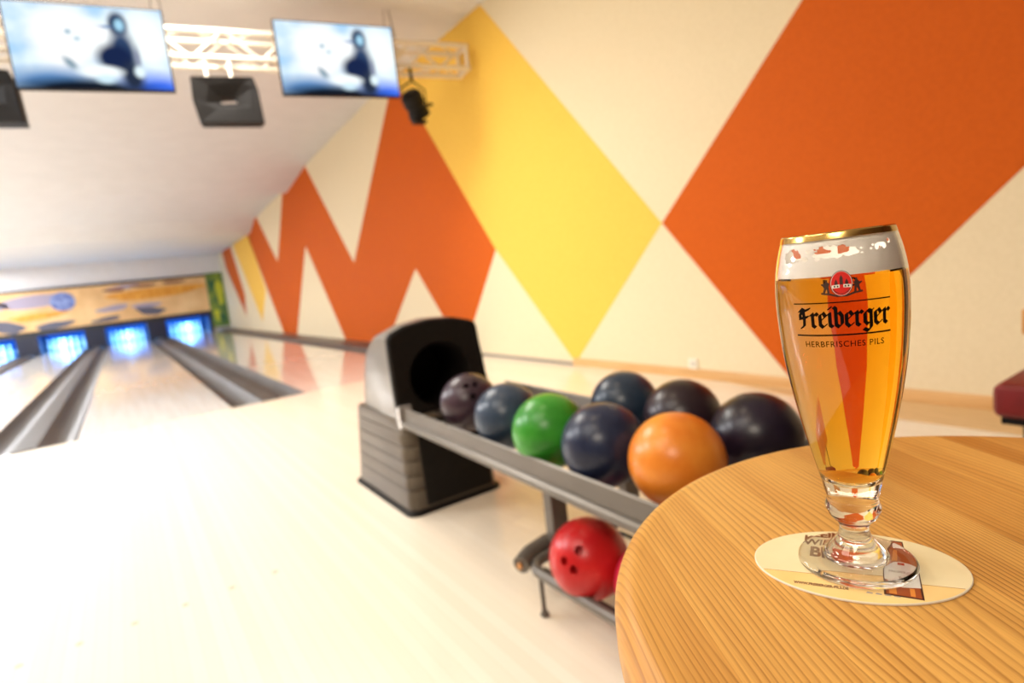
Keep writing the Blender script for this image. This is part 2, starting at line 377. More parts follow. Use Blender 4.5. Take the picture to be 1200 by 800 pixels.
bm = NB(); blob(bm, .1, .45, .1, .2, y=-.001, amp=.2); obj('green_print', bm, M_deep, t)

# kickback dividers between pin decks
for a, b, nm in ((-5.3, -4.35, 'far left'), (-3.04, -2.43, 'left'), (-1.12, -.52, 'middle'), (.79, 1.40, 'right'), (2.86, 2.99, 'wall side')):
    bm = NB(); box(bm, (a, FAR - .02, -.12), (b, 28.2, .66), bevel=.015)
    o = struct(obj('divider_wall', bm, M_kick))
bm = NB(); box(bm, (-7, 28.2, -.2), (WX, 28.3, .9)); struct(obj('wall_pit', bm, M_curtain))
bm = NB(); box(bm, (-7, FAR + .15, .72), (3.3, 28.3, .78)); struct(obj('ceiling_pit', bm, M_blackm))
# pins
pp = [(0, 0), (.030, 0), (.032, .012), (.046, .09), (.0605, .165), (.058, .20), (.044, .255), (.030, .30), (.0245, .335), (.0265, .365), (.033, .40), (.034, .425), (.029, .447), (.014, .46), (0, .463)]
bm = NB(); lathe(bm, [(r * 1.12, z * .94) for r, z in pp], 20, cap=False); pin_me = obj('bowling_pin', bm, M_pin, smooth='all')
bm = NB(); lathe(bm, [(.0310, .300), (.0300, .312)], 20, cap=False)
lathe(bm, [(.0290, .326), (.0300, .338)], 20, cap=False); stripe = obj('neck_stripe', bm, M_pinred, pin_me)
lane_words = ['leftmost lane at the frame edge', 'third lane from the right wall', 'second lane from the right wall', 'lane beside the patterned wall']
first = True
for (a, b), nm in zip(LANES, lane_words):
    cx = (a + b) / 2 if b < 2.9 else 2.14
    light = area('pin_deck_light', (cx, FAR + .3, .69), 1.0, 330, (.12, .44, 1.0), .5, rot=(math.radians(25), 0, 0))
    for row in range(4):
        for k in range(row + 1):
            x = cx + (k - row / 2) * .345; y = 26.15 + row * .30
            if first: o = pin_me; st = stripe; first = False
            else:
                o = pin_me.copy(); COL.objects.link(o); st = stripe.copy(); COL.objects.link(st); st.parent = o
            o.location = (x, y, .0005)
            tag(o, 'white bowling pin standing in blue light on the %s' % nm, 'bowling pin', 'bowling pins on the %s' % nm)

# ================================================================== TRUSS, TVS, SPEAKERS
tdir = Vector((-1, .165, 0)).normalized(); tn = Vector((.165, 1, 0)).normalized()
P0 = Vector((3.52, 5.47, 0))
TL = 5.4
t = thing('lighting_truss', 'silver aluminium box truss hanging below the ceiling across the lanes', 'truss', (P0.x, P0.y, 3.30))
def tp(s, dep, z): return (P0 + tdir * s + tn * dep - Vector((P0.x, P0.y, 0))) + Vector((0, 0, z - 3.30))
for dep in (0, .25):
    for z in (3.42, 3.19):
        bm = NB(); tube(bm, [tp(0, dep, z), tp(TL, dep, z)], .025, 12); obj('chord', bm, M_truss, t, smooth=True)
k = 0; s = .06
while s < TL - .3:
    for dep in (0, .25):
        a, b = (3.19, 3.42) if k % 2 else (3.42, 3.19)
        bm = NB(); tube(bm, [tp(s, dep, a), tp(s + .27, dep, b)], .012, 8); obj('brace', bm, M_truss, t, smooth=True)
    for z in (3.42, 3.19):
        a, b = (0, .25) if k % 2 else (.25, 0)
        bm = NB(); tube(bm, [tp(s, a, z), tp(s + .27, b, z)], .010, 8); obj('brace', bm, M_truss, t, smooth=True)
    s += .29; k += 1
for s in (0.02,):
    for z in (3.42, 3.19):
        bm = NB(); tube(bm, [tp(s, 0, z), tp(s, .25, z)], .022, 8); obj('end_bar', bm, M_truss, t, smooth=True)
    for dep in (0, .25):
        bm = NB(); tube(bm, [tp(s, dep, 3.19), tp(s, dep, 3.42)], .022, 8); obj('end_bar', bm, M_truss, t, smooth=True)
for s in (.78, 2.85, 4.9):
    bm = NB(); tube(bm, [tp(s - .04, .12, 3.44), tp(s, .12, 3.779)], .006, 8); tube(bm, [tp(s + .08, .12, 3.44), tp(s + .05, .12, 3.779)], .004, 8)
    obj('suspension_cable', bm, M_cable, t)

# screen picture: soft blue-white film still, procedural
def screen_mat():
    m = bpy.data.materials.new('screen_picture'); m.use_nodes = True; nt = m.node_tree; nt.nodes.clear()
    out = N(m, 'ShaderNodeOutputMaterial'); em = N(m, 'ShaderNodeEmission'); L(m, em.outputs[0], out.inputs[0])
    tc = N(m, 'ShaderNodeTexCoord')
    sp = N(m, 'ShaderNodeSeparateXYZ'); L(m, tc.outputs['Generated'], sp.inputs[0])
    X, Z = sp.outputs['X'], sp.outputs['Z']
    nz = N(m, 'ShaderNodeTexNoise'); nz.inputs['Scale'].default_value = 3.2; nz.inputs['Detail'].default_value = 3; L(m, tc.outputs['Generated'], nz.inputs['Vector'])
    r = N(m, 'ShaderNodeValToRGB'); L(m, nz.outputs[0], r.inputs[0])
    r.color_ramp.elements[0].position = .38; r.color_ramp.elements[0].color = (.42, .66, .92, 1)
    r.color_ramp.elements[1].position = .6; r.color_ramp.elements[1].color = (.80, .93, 1.0, 1)
    cur = r.outputs[0]
    def ell(cx, cz, rx, rz, col, soft=.35, ang=0):
        nonlocal cur
        cb = N(m, 'ShaderNodeCombineXYZ')
        L(m, X, cb.inputs[0]); L(m, Z, cb.inputs[1])
        mp = N(m, 'ShaderNodeMapping'); mp.vector_type = 'TEXTURE'
        mp.inputs['Location'].default_value = (cx, cz, 0); mp.inputs['Rotation'].default_value = (0, 0, ang); mp.inputs['Scale'].default_value = (rx, rz, 1)
        L(m, cb.outputs[0], mp.inputs['Vector'])
        ln = N(m, 'ShaderNodeVectorMath', operation='LENGTH'); L(m, mp.outputs[0], ln.inputs[0])
        mr = N(m, 'ShaderNodeMapRange'); L(m, ln.outputs['Value'], mr.inputs[0]); mr.inputs[1].default_value = 1 + soft; mr.inputs[2].default_value = 1 - soft
        mx = N(m, 'ShaderNodeMix', data_type='RGBA'); L(m, mr.outputs[0], mx.inputs[0]); L(m, cur, mx.inputs[6]); mx.inputs[7].default_value = (*col, 1)
        cur = mx.outputs[2]
    ell(.34, .58, .20, .40, (1, 1, 1)); ell(.55, .6, .2, .2, (.95, 1, 1)); ell(.88, .6, .15, .35, (.92, 1, 1))
    ell(.9, .0, .25, .18, (.05, .16, .85), .6); ell(.22, .08, .30, .14, (.10, .24, .50), .6); ell(.42, -.02, .42, .13, (.006, .01, .02), .4)
    ell(.37, .68, .02, .03, (.35, .5, .6)); ell(.42, .60, .02, .025, (.45, .6, .7)); ell(.35, .3, .03, .08, (.25, .35, .42), .5, .4)
    ell(.695, .80, .062, .145, (.02, .04, .10), .3); ell(.70, .46, .08, .27, (.03, .06, .14), .4); ell(.645, .38, .12, .17, (.01, .02, .07), .3)
    ell(.60, .76, .05, .018, (.08, .2, .45), .5); ell(.705, .79, .030, .07, (.38, .68, .88), .4)
    ell(.74, .16, .07, .18, (.02, .03, .06), .4); ell(.79, .38, .02, .14, (.25, .28, .38), .5)
    ell(.56, .68, .05, .09, (1, 1, 1), .4); ell(.53, .21, .14, .075, (.93, 1, 1), .3); ell(.79, .22, .035, .07, (.8, .95, 1), .4); ell(.56, .12, .06, .05, (.65, .85, .95), .5)
    L(m, cur, em.inputs[0]); em.inputs[1].default_value = 2.3
    return m
M_scr = screen_mat()
def tv(c, width, height, ang, label):
    t = thing('wall_screen', label, 'television', c, 'screens hung on the truss', ang)
    t.name = 'television'
    w2, h2 = width / 2, height / 2
    bm = NB(); box(bm, (-w2 - .012, .0, -h2 - .012), (w2 + .012, .05, h2 + .012), bevel=.006); obj('casing', bm, M_black, t)
    bm = NB(); box(bm, (-w2, -.003, -h2), (w2, .001, h2)); obj('screen', bm, M_scr, t)
    bm = NB(); box(bm, (-.12, .05, -.1), (.12, .10, .25)); box(bm, (-.03, .09, .0), (.03, .233, .30)); obj('bracket', bm, M_dark, t)
def seg(a, b): a, b = Vector(a), Vector(b); d = b - a; return d.length, math.atan2(d.y, d.x), (a + b) / 2
ln, an, mid = seg((-.354, 5.906, 0), (.688, 5.734, 0)); tv((mid.x, mid.y - .05, 3.137), ln, .632, an, 'left flat television with a bluish picture hanging from the truss')
ln, an, mid = seg((1.55, 5.59, 0), (2.60, 5.418, 0)); tv((mid.x, mid.y - .05, 3.128), ln, .632, an, 'right flat television with a bluish picture, nearer the patterned wall')

def speaker(c, ang, label):
    t = thing('loudspeaker', label, 'loudspeaker', c, 'black speakers under the truss', ang)
    bm = NB()
    # housing as a frame around a slot that one sees through
    o_ = [(-.275, .195), (.235, .205), (.262, .10), (.275, -.20), (-.255, -.20), (-.285, .0)]
    def ring(y, sc_): return [(x * sc_, y, z * sc_) for x, z in o_]
    slot = [(-.055, .038), (.055, .045), (.075, .03), (.07, -.018), (-.04, -.025), (-.07, -.01)]
    f0 = ring(-.09, 1.0); f1 = ring(.10, .93)
    A = [bm.verts.new(p) for p in ring(-.10, .97)]; B = [bm.verts.new(p) for p in ring(-.07, 1.0)]; C_ = [bm.verts.new(p) for p in ring(.12, .93)]
    S0 = [bm.verts.new((x * 2.6, -.085, z * 3.2)) for x, z in slot]; S1 = [bm.verts.new((x, -.04, z)) for x, z in slot]; S2 = [bm.verts.new((x * 1.1, .12, z * 1.1)) for x, z in slot]
    for P, Q in ((S1, S0), (S0, A), (A, B), (B, C_), (C_, S2), (S2, S1)):
        for k in range(6):
            j = (k + 1) % 6; bm.faces.new((P[k], P[j], Q[j], Q[k]))
    bmesh.ops.recalc_face_normals(bm, faces=bm.faces[:])
    obj('housing', bm, M_black, t)
    for q in (-.14, .06):
        bm = NB(); tube(bm, [(q, .02, .19), (q, .04, .375)], .016, 10); obj('clamp', bm, M_truss, t, smooth=True)
    return t
speaker((1.125, 5.83, 2.79), -.16, 'black loudspeaker with a see-through slot hanging between the two televisions')
speaker((-.62, 6.12, 2.79), -.16, 'black loudspeaker cut by the left frame edge below the left television')

t = thing('stage_spotlight', 'small black stage spotlight hanging from the truss right of the televisions', 'spotlight', (2.86, 5.57, 2.80))
bm = NB(); lathe(bm, [(.11, -.13), (.115, -.10), (.095, -.02), (.11, .0), (.11, .10), (.075, .14), (0, .15)], 24)
bmesh.ops.transform(bm, matrix=Matrix.Rotation(math.radians(-32), 4, 'Y') @ Matrix.Rotation(math.radians(18), 4, 'X'), verts=bm.verts); obj('lamp_head', bm, M_black, t, smooth=True)
bm = NB(); tube(bm, [(-.13, 0, 0), (-.13, 0, .16), (0, 0, .24), (.13, 0, .16), (.13, 0, 0)], .009, 8); obj('yoke', bm, M_black, t)
bm = NB(); tube(bm, [(0, 0, .23), (0, 0.01, .37)], .016, 8); obj('clamp', bm, M_black, t)
bm = NB(); tube(bm, [(.12, 0, 0), (.20, 0, .02)], .016, 8); obj('knob', bm, M_black, t)
bm = NB(); box(bm, (-.065, -.1, -.20), (.065, .0, -.17), bevel=.004); obj('barn_door', bm, M_black, t)

# wall socket
t = thing('wall_socket', 'white wall socket low on the cream wall behind the balls', 'socket', (WX, 2.91, .115))
bm = NB(); box(bm, (-.012, -.041, -.041), (0, .041, .041), bevel=.004); obj('plate', bm, M_sock, t)
bm = NB(); lathe(bm, [(.022, 0), (.021, .003)], 20); bmesh.ops.transform(bm, matrix=Matrix.Rotation(-PI / 2, 4, 'Y'), verts=bm.verts); obj('insert', bm, mat('socket_inner', (.6, .56, .48), .4), t, loc=(-.012, 0, 0))

# downlight fixtures
for (x, y) in DOWN:
    bm = NB(); lathe(bm, [(.085, .04), (.10, .0), (.10, .015), (.088, .045)], 24, cap=False)
    struct(obj('ceiling_downlight', bm, M_alul, loc=(x, y, 3.735)))

# ================================================================== BALL RETURN
t = thing('ball_return_hood', 'grey and black ball return housing with a round opening behind the rack of balls', 'ball return', (1.12, 2.30, 0))
OX, OY = 1.12, 2.30
def P(x, y, z): return (x - OX, y - OY, z)
def hood_sec(y, top, inx=0.0, zb=.425):
    # outline of one cross-section, top height scaled
    k = (top - zb) / (.832 - zb)
    pts = [(.905, zb), (.900, zb + .25 * (.777 - zb)), (.898, .70), (.899, .772), (.915, .794), (.98, .818), (1.10, .832), (1.22, .824), (1.31, .80), (1.338, .782), (1.345, .70), (1.362, .54), (1.385, zb)]
    return [P(x + (inx if x < 1.1 else -inx if x > 1.2 else 0), y, zb + (z - zb) * k) for x, z in pts]
bm = NB(); loft(bm, [hood_sec(2.305, .832), hood_sec(2.38, .835, .0), hood_sec(2.48, .81, .003), hood_sec(2.57, .755, .008), hood_sec(2.64, .66, .013), hood_sec(2.70, .54, .018), hood_sec(2.735, .44, .02)], cap=False)
obj('upper_shell', bm, M_hood, t, smooth=30)
# front bezel with circular opening and tunnel
bm = NB()
fo = [(p[0], p[2]) for p in hood_sec(0, .832)]
cxo, czo, ro = 1.13 - OX, .578, .150
def resample(pts, n):
    P_ = pts + [pts[0]]; ds = [0]
    for a, b in zip(P_, P_[1:]): ds.append(ds[-1] + math.hypot(b[0] - a[0], b[1] - a[1]))
    out = []
    for i in range(n):
        s_ = ds[-1] * i / n
        for k_ in range(len(P_) - 1):
            if ds[k_ + 1] >= s_:
                f = (s_ - ds[k_]) / (ds[k_ + 1] - ds[k_] + 1e-9); out.append((P_[k_][0] * (1 - f) + P_[k_ + 1][0] * f, P_[k_][1] * (1 - f) + P_[k_ + 1][1] * f)); break
    return out
rs = resample(fo, 72)
rs.sort(key=lambda p: math.atan2(p[1] - czo, p[0] - cxo))
def ringp(pts, y): return [(x, y, z) for x, z in pts]
cir = [(cxo + ro * math.cos(math.atan2(p[1] - czo, p[0] - cxo)), czo + ro * math.sin(math.atan2(p[1] - czo, p[0] - cxo))) for p in rs]
cir2 = [(cxo + (x - cxo) * .93, czo + (z - czo) * .93) for x, z in cir]
inn = [(cxo + (x - cxo) * .965, czo + (z - czo) * .965) for x, z in rs]
loft(bm, [ringp(rs, .006), ringp(rs, -.012), ringp(inn, -.022), ringp(cir, -.012), ringp(cir2, .01), ringp(cir2, .30)], cap=False)
bm.faces.new([bm.verts.new(p) for p in ringp(cir2, .30)])
obj('front_bezel', bm, M_black, t, smooth=30)
# lower ribbed body
bm = NB()
def body_sec(z, e=0): 
    x0, x1, y0, y1 = .905 - e, 1.325 + e, 2.262 - e, 2.93 + e - .55 * max(0, z - .0) * .45; r = .05
    pts = []
    for (cx_, cy_, a0) in ((x1 - r, y1 - r, 0), (x0 + r, y1 - r, 90), (x0 + r, y0 + r, 180), (x1 - r, y0 + r, 270)):
        for k in range(6):
            a = math.radians(a0 + 18 * k); pts.append(P(cx_ + r * math.cos(a), cy_ + r * math.sin(a), z))
    return pts
secs = []
z = .015
levels = [(.015, .012), (.10, .010)]
for k in range(5):
    zz = .10 + k * .065
    levels += [(zz + .004, .010), (zz + .010, .003), (zz + .016, .010 - k * .001), (zz + .060, .008 - k * .001)]
for zz, e in levels: secs.append(body_sec(zz, e))
secs.append(body_sec(.425, .002)); loft(bm, secs); obj('lower_body', bm, M_rib, t, smooth=30)
bm = NB(); loft(bm, [body_sec(.0, .028), body_sec(.012, .026), body_sec(.02, .012)]); obj('base_plate', bm, M_black, t, smooth=30)
# dark recessed front panel of lower body
bm = NB(); box(bm, P(.965, 2.243, .03), P(1.30, 2.262, .40), bevel=.008); obj('front_panel', bm, M_black, t)

# --- rack
def X0(y): return .838 + .04 * (y - .85)
rack = thing('ball_rack', 'two-tier grey metal ball rack running from the housing towards the table', 'ball rack', (1.1, 1.3, 0))
RX, RY = 1.1, 1.3
YN, YF = .30, 2.235
def rail(off, prof_, y0=YN, y1=YF, m=M_alu, name='rail', flip=False):
    bm = NB(); s_ = -1 if flip else 1
    loft(bm, [[(X0(y) + off + s_ * px - RX, y - RY, pz) for px, pz in prof_] for y in (y0, y1)])
    return obj(name, bm, m, rack, smooth=22)
pr = [(-.004, .490), (.002, .494), (.008, .490), (.026, .455), (.026, .418), (-.008, .412), (-.017, .416), (-.022, .426), (-.022, .436), (-.015, .441), (-.008, .443), (-.010, .447)]
rail(0, pr, name='side_rail'); rail(.542, pr, name='side_rail', flip=True)
rail(.272, [(-.03, .455), (-.02, .47), (.02, .47), (.03, .455), (.03, .42), (-.03, .42)], name='centre_rail')
for off in (.070, .165, .362, .457):
    rail(off, [(.0065 * math.cos(a * PI / 4), .432 + .0065 * math.sin(a * PI / 4)) for a in range(8)], name='support_rod', m=M_dark)
for yy in (.55, 1.35, 2.1):
    bm = NB(); box(bm, (X0(yy) - RX + .02, yy - RY - .02, .405), (X0(yy) + .52 - RX, yy - RY + .02, .42)); obj('cross_bar', bm, M_dark, rack)
bm = NB(); box(bm, (X0(YF) - RX - .024, YF - RY - .05, .405), (X0(YF) - RX + .034, YF - RY - .02, .50), bevel=.004); obj('rail_bracket', bm, M_alul, rack)
# posts and lower frame
for yy in (1.37, .50):
    bm = NB(); box(bm, (X0(yy) + .115 - RX, yy - RY - .022, .12), (X0(yy) + .175 - RX, yy - RY + .022, .41), bevel=.006)
    obj('post', bm, M_alu, rack)
    bm = NB(); box(bm, (X0(yy) + .43 - RX, yy - RY - .022, .12), (X0(yy) + .49 - RX, yy - RY + .022, .41), bevel=.006)
    obj('post', bm, M_alu, rack)
LZ = .135
xa, xb, ya, yb, rr = -.27 + .035, .27 + .02, YN - RY + .03, 1.335 - RY + .02, .07
pts = []
for (cx_, cy_, a0) in ((xb - rr, yb - rr, 0), (xa + rr, yb - rr, 90), (xa + rr, ya + rr, 180), (xb - rr, ya + rr, 270)):
    for k in range(7):
        a = math.radians(a0 + 15 * k); pts.append((cx_ + rr * math.cos(a), cy_ + rr * math.sin(a), LZ))
bm = NB(); tube(bm, pts + [pts[0]], .016, 12); obj('lower_frame', bm, M_alu, rack, smooth=True)
for off in (.06, .145):
    bm = NB(); tube(bm, [(xa + off, ya, .098), (xa + off, yb, .098)], .007, 8); obj('support_rod', bm, M_dark, rack)
    bm = NB(); tube(bm, [(xb - off, ya, .098), (xb - off, yb, .098)], .007, 8); obj('support_rod', bm, M_dark, rack)
for yy in (ya + .08, yb - .06):
    for xx in (xa + .004, xb - .004):
        bm = NB(); lathe(bm, [(.012, .0), (.014, .004), (.007, .02), (.007, LZ)], 12); obj('foot', bm, M_alu, rack, smooth=True, loc=(xx, yy, 0))
# rounded end cap with orange bolt at the far corner
bm = NB(); tube(bm, [(xa - .012, yb + .012, LZ), (xa + .04, yb + .035, LZ + .008), (xa + .12, yb + .05, LZ + .012)], .027, 16); obj('end_cap', bm, M_alu, rack, smooth=True)
bm = NB(); lathe(bm, [(.010, 0), (.009, .006)], 12); bmesh.ops.transform(bm, matrix=Matrix.Rotation(-PI / 2, 4, 'Y'), verts=bm.verts); obj('bolt', bm, M_chairwood, rack, loc=(xa - .016, yb + .010, LZ))

# --- balls
def ball_mesh():
    bm = NB(); bmesh.ops.create_uvsphere(bm, u_segments=64, v_segments=40, radius=.108)
    me = bpy.data.meshes.new('bowling_ball'); bm.to_mesh(me); bm.free()
    o = bpy.data.objects.new('tmp', me); COL.objects.link(o)
    bm = NB()
    for d in ((.16, .10, 1), (-.16, .10, 1), (0, -.36, 1)):
        v = Vector(d).normalized(); q = v.to_track_quat('Z', 'Y').to_matrix().to_4x4()
        vs = lathe(bm, [(.012, 0), (.012, .06)], 20)
        bmesh.ops.transform(bm, matrix=Matrix.Translation(v * .075) @ q, verts=vs)
    bmesh.ops.recalc_face_normals(bm, faces=bm.faces[:])
    cme = bpy.data.meshes.new('cut'); bm.to_mesh(cme); bm.free(); c = bpy.data.objects.new('cut', cme); COL.objects.link(c)
    md = o.modifiers.new('b', 'BOOLEAN'); md.operation = 'DIFFERENCE'; md.object = c; md.solver = 'EXACT'
    dg = bpy.context.evaluated_depsgraph_get(); new = bpy.data.meshes.new_from_object(o.evaluated_get(dg))
    bpy.data.objects.remove(o); bpy.data.objects.remove(c)
    for p in new.polygons: p.use_smooth = True
    try: new.set_sharp_from_angle(angle=math.radians(35))
    except Exception: pass
    new.materials.clear(); new.materials.append(M_black); new.name = 'bowling_ball'
    return new
BALL = ball_mesh()
def ball_mat(n, c1, c2, lo=.35, hi=.65, scale=14):
    m = noise_mix('ball_' + n, c1, c2, scale, .30, lo, hi, detail=6, spec=.4); return m
HZ = .535
balls = [
    ('purple', (1.012, 1.845, HZ), (.040, .022, .034), (.065, .038, .055), (-.25, -.7, .65), 'dull purple ball with a finger hole, farthest on the top tier by the housing'),
    ('slate_blue', (.978, 1.54, HZ), (.022, .040, .075), (.04, .065, .11), (.3, .6, -1), 'slate blue marbled ball between the purple and green balls'),
    ('green', (.952, 1.286, HZ), (.02, .20, .015), (.05, .32, .03), (.2, .5, -1), 'bright green marbled bowling ball on the top tier'),
    ('navy', (.955, 1.068, HZ), (.009, .015, .042), (.018, .028, .068), (.3, .3, -1), 'large navy blue ball between the green and orange balls'),
    ('orange', (.975, .851, HZ), (.66, .17, .012), (.76, .27, .035), (.6, -.2, -.5), 'orange bowling ball in the front row, nearest the round table'),
    ('steel_blue', (1.275, 1.307, HZ), (.012, .024, .048), (.022, .042, .075), (.3, .3, -1), 'dark steel blue ball in the back row, farthest of the three there'),
    ('plum', (1.254, 1.06, HZ), (.014, .007, .012), (.026, .014, .021), (.9, -.2, -.1), 'dark plum ball in the back row, middle of the three there'),
    ('black_violet', (1.212, .805, HZ), (.007, .0045, .011), (.014, .009, .022), (.15, .35, .93), 'blackish violet ball with holes on top, right beside the beer glass'),
    ('red', (.935, 1.149, .207), (.50, .008, .012), (.60, .02, .02), (-.85, -.35, .35), 'red ball with three finger holes on the lower tier'),
    ('crimson', (.962, .925, .207), (.50, .012, .045), (.58, .02, .06), (.8, .4, .3), 'crimson ball on the lower tier, mostly hidden by the table'),
]
for n, loc, c1, c2, dr, lab in balls:
    o = bpy.data.objects.new('bowling_ball', BALL); COL.objects.link(o)
    me_mat = ball_mat(n, c1, c2)
    o.material_slots[0].link = 'OBJECT'; o.material_slots[0].material = me_mat
    o.location = loc
    o.rotation_mode = 'QUATERNION'; from mathutils import Quaternion
    o.rotation_quaternion = Vector(dr).normalized().to_track_quat('Z', 'Y') @ Quaternion((0, 0, 1), math.radians(150 if n == 'red' else 0))
    tag(o, lab, 'bowling ball', 'bowling balls on the rack')

# ================================================================== CHAIR at the right
t = thing('upholstered_chair', 'dark red upholstered chair with wooden back cut by the right frame edge', 'chair', (2.31, .41, 0))
bm = NB(); box(bm, (-.21, -.21, .395), (.21, .20, .50), bevel=.03); obj('seat', bm, M_red, t, smooth=30)
bm = NB(); box(bm, (-.19, -.19, .375), (.19, .18, .395)); obj('seat_frame', bm, M_black, t)
for (x, y) in ((-.17, -.17), (-.17, .12), (.19, -.17), (.19, .14)):
    bm = NB(); tube(bm, [(x, y, 0), (x, y, .38)], .014, 10); obj('leg', bm, M_black, t, smooth=True)
bm = NB(); box(bm, (.185, -.22, .585), (.21, .228, .672), bevel=.008); obj('backrest', bm, M_chairwood, t, smooth=30)
for y in (-.12, .12):
    bm = NB(); tube(bm, [(.198, y, .38), (.198, y, .6)], .012, 8); obj('back_post', bm, M_black, t)

# ================================================================== TABLE
TZ = .803; TC = (.4054, .0675)
t = thing('bar_table', 'round wooden table of glued striped planks in the right foreground', 'table', (TC[0], TC[1], 0))
bm = NB(); R_ = .2605
prof_ = [(0, -.045), (R_ - .016, -.045)] + [(R_ - .016 + .016 * math.sin(a * PI / 16), -.029 - .016 * math.cos(a * PI / 16)) for a in range(1, 9)] + \
        [(R_ - .016 + .016 * math.cos(a * PI / 16), -.016 + .016 * math.sin(a * PI / 16)) for a in range(0, 9)] + [(0, 0)]
lathe(bm, prof_, 160, cap=False); obj('tabletop', bm, M_table, t, smooth=30, loc=(0, 0, TZ))
bm = NB(); lathe(bm, [(.10, .74), (.10, .761)], 32); lathe(bm, [(.035, .02), (.035, .745)], 32); obj('column', bm, M_dark, t, smooth=30)
bm = NB(); lathe(bm, [(0, 0), (.21, 0), (.21, .008), (.06, .025), (0, .025)], 48, cap=False); obj('foot_plate', bm, M_dark, t, smooth=30)

# ================================================================== COASTER
CC = Vector((.3349, .1623, TZ)); CANG = math.atan2(-.820, .572)
co = thing('beer_mat', 'oval cream beer mat with printed words and a bottle under the beer glass', 'beer mat', CC, rz=CANG)
M_paper = noise_mix('mat_cream', (.76, .65, .38), (.80, .69, .42), 30, .8)
M_pulp = mat('mat_edge', (.75, .68, .55), .9)
M_band = noise_mix('mat_amber', (.83, .55, .19), (.88, .62, .26), 20, .8)
M_ink = mat('ink_brown', (.20, .085, .03), .7); M_inkl = mat('ink_line', (.45, .22, .06), .7)
A_, B_ = .0558, .0409
def ov(k=1.0, n=96): return [(A_ * k * math.cos(2 * PI * i / n), B_ * k * math.sin(2 * PI * i / n)) for i in range(n)]
bm = NB(); loft(bm, [[(x, y, 0) for x, y in ov(.992)], [(x, y, .0003) for x, y in ov()], [(x, y, .0011) for x, y in ov()], [(x, y, .0014) for x, y in ov(.992)]])
for f in bm.faces: f.material_index = 0 if f.normal.z > .9 or f.calc_center_median().z > .00139 else 1
obj('board', bm, [M_paper, M_pulp], co)
SF = .0014
# amber band at lower side: clip polygon of oval under a line
def line_y(x): return -.0172 - .06 * (x + .002)
band = [(x, y) for x, y in ov(.985, 200) if y < line_y(x)]
band.sort(key=lambda p: p[0])
xl, xr = band[0][0], band[-1][0]
poly = band + [(xr, line_y(xr)), (xl, line_y(xl))]
bm = NB(); prism(bm, [(x, y, SF) for x, y in poly], (0, 0, .00006)); bmesh.ops.triangulate(bm, faces=[f for f in bm.faces if len(f.verts) > 4]); obj('amber_band', bm, M_band, co)
bm = NB(); prism(bm, [(xl, line_y(xl), SF + .00006), (xr, line_y(xr), SF + .00006), (xr, line_y(xr) + .0004, SF + .00006), (xl, line_y(xl) + .0004, SF + .00006)], (0, 0, .00005)); obj('dividing_line', bm, M_inkl, co)

def text_mesh(s, size, bold=0, sx=1.0, spacing=1.0):
    cu = bpy.data.curves.new('t', 'FONT'); cu.body = s; cu.size = size; cu.offset = bold; cu.align_x = 'CENTER'; cu.space_character = spacing
    cu.resolution_u = 3
    o = bpy.data.objects.new('t', cu); COL.objects.link(o)
    dg = bpy.context.evaluated_depsgraph_get(); dg.update()
    me = bpy.data.meshes.new_from_object(o.evaluated_get(dg)); bpy.data.objects.remove(o)
    bm = NB(); bm.from_mesh(me); bpy.data.meshes.remove(me)
    for v in bm.verts: v.co.x *= sx
    return bm
def coaster_text(s, cx, cy, size, ang, m, bold=0, sx=1.0, name='printed_words', z=.0001):
    bm = text_mesh(s, size, bold, sx)
    bmesh.ops.transform(bm, matrix=Matrix.Translation((cx, cy, SF + z)) @ Matrix.Rotation(ang, 4, 'Z'), verts=bm.verts)
    obj(name, bm, m, co)
a_ = math.radians(-10)
coaster_text('KLEIN', -.0140, .0240, .0105, a_, M_ink, .0004, .80)
coaster_text('WIE O', -.0140, .0125, .0105, a_, M_ink, .0003, .80)
coaster_text('BIER', -.0135, -.0018, .0160, a_, M_ink, .0006, .74)
coaster_text('WWW.FREIBERGER-PILS.DE', -.0225, -.0288, .0036, math.radians(-6), M_ink, .00020, .62, 'web_address')
# printed bottle
def flat(pts, m, name, z=.0001):
    bm = NB(); prism(bm, [(x, y, SF + z) for x, y in pts], (0, 0, .00004)); bmesh.ops.triangulate(bm, faces=[f for f in bm.faces if len(f.verts) > 4]); obj(name, bm, m, co)
M_bot = mat('bottle_brown', (.34, .07, .012), .5); M_botd = mat('bottle_dark', (.07, .018, .008), .5); M_botl = mat('bottle_amber', (.72, .26, .04), .5); M_lab = mat('label_white', (.78, .76, .70), .6)
def bt(u, v):    # bottle local: u across -1..1, v 0 bottom .. 1 top of image
    a = Vector((.0165, -.0325)); b = Vector((.0275, .031)); d = b - a; n = Vector((d.y, -d.x)).normalized()
    q = a + d * v + n * u * .0088; return (q.x, q.y)
flat([bt(-1.02, -.01), bt(1.02, -.01), bt(1.02, .50), bt(.80, .66), bt(.42, .80), bt(.36, 1.0), bt(-.36, 1.0), bt(-.42, .80), bt(-.80, .66), bt(-1.02, .50)], M_botd, 'bottle_outline', .0001)
flat([bt(-.9, .01), bt(.9, .01), bt(.9, .49), bt(.70, .64), bt(.33, .78), bt(.30, .98), bt(-.30, .98), bt(-.33, .78), bt(-.70, .64), bt(-.9, .49)], M_bot, 'bottle_print', .00016)
flat([bt(-.75, .02), bt(-.35, .02), bt(-.35, .14), bt(-.75, .14)], M_botl, 'bottle_gleam', .00022)
flat([bt(.35, .02), bt(.6, .02), bt(.6, .14), bt(.35, .14)], M_botl, 'bottle_gleam', .00022)
flat([bt(-.65, .5), bt(-.2, .5), bt(-.1, .70), bt(-.3, .70)], M_botl, 'bottle_gleam', .00022)
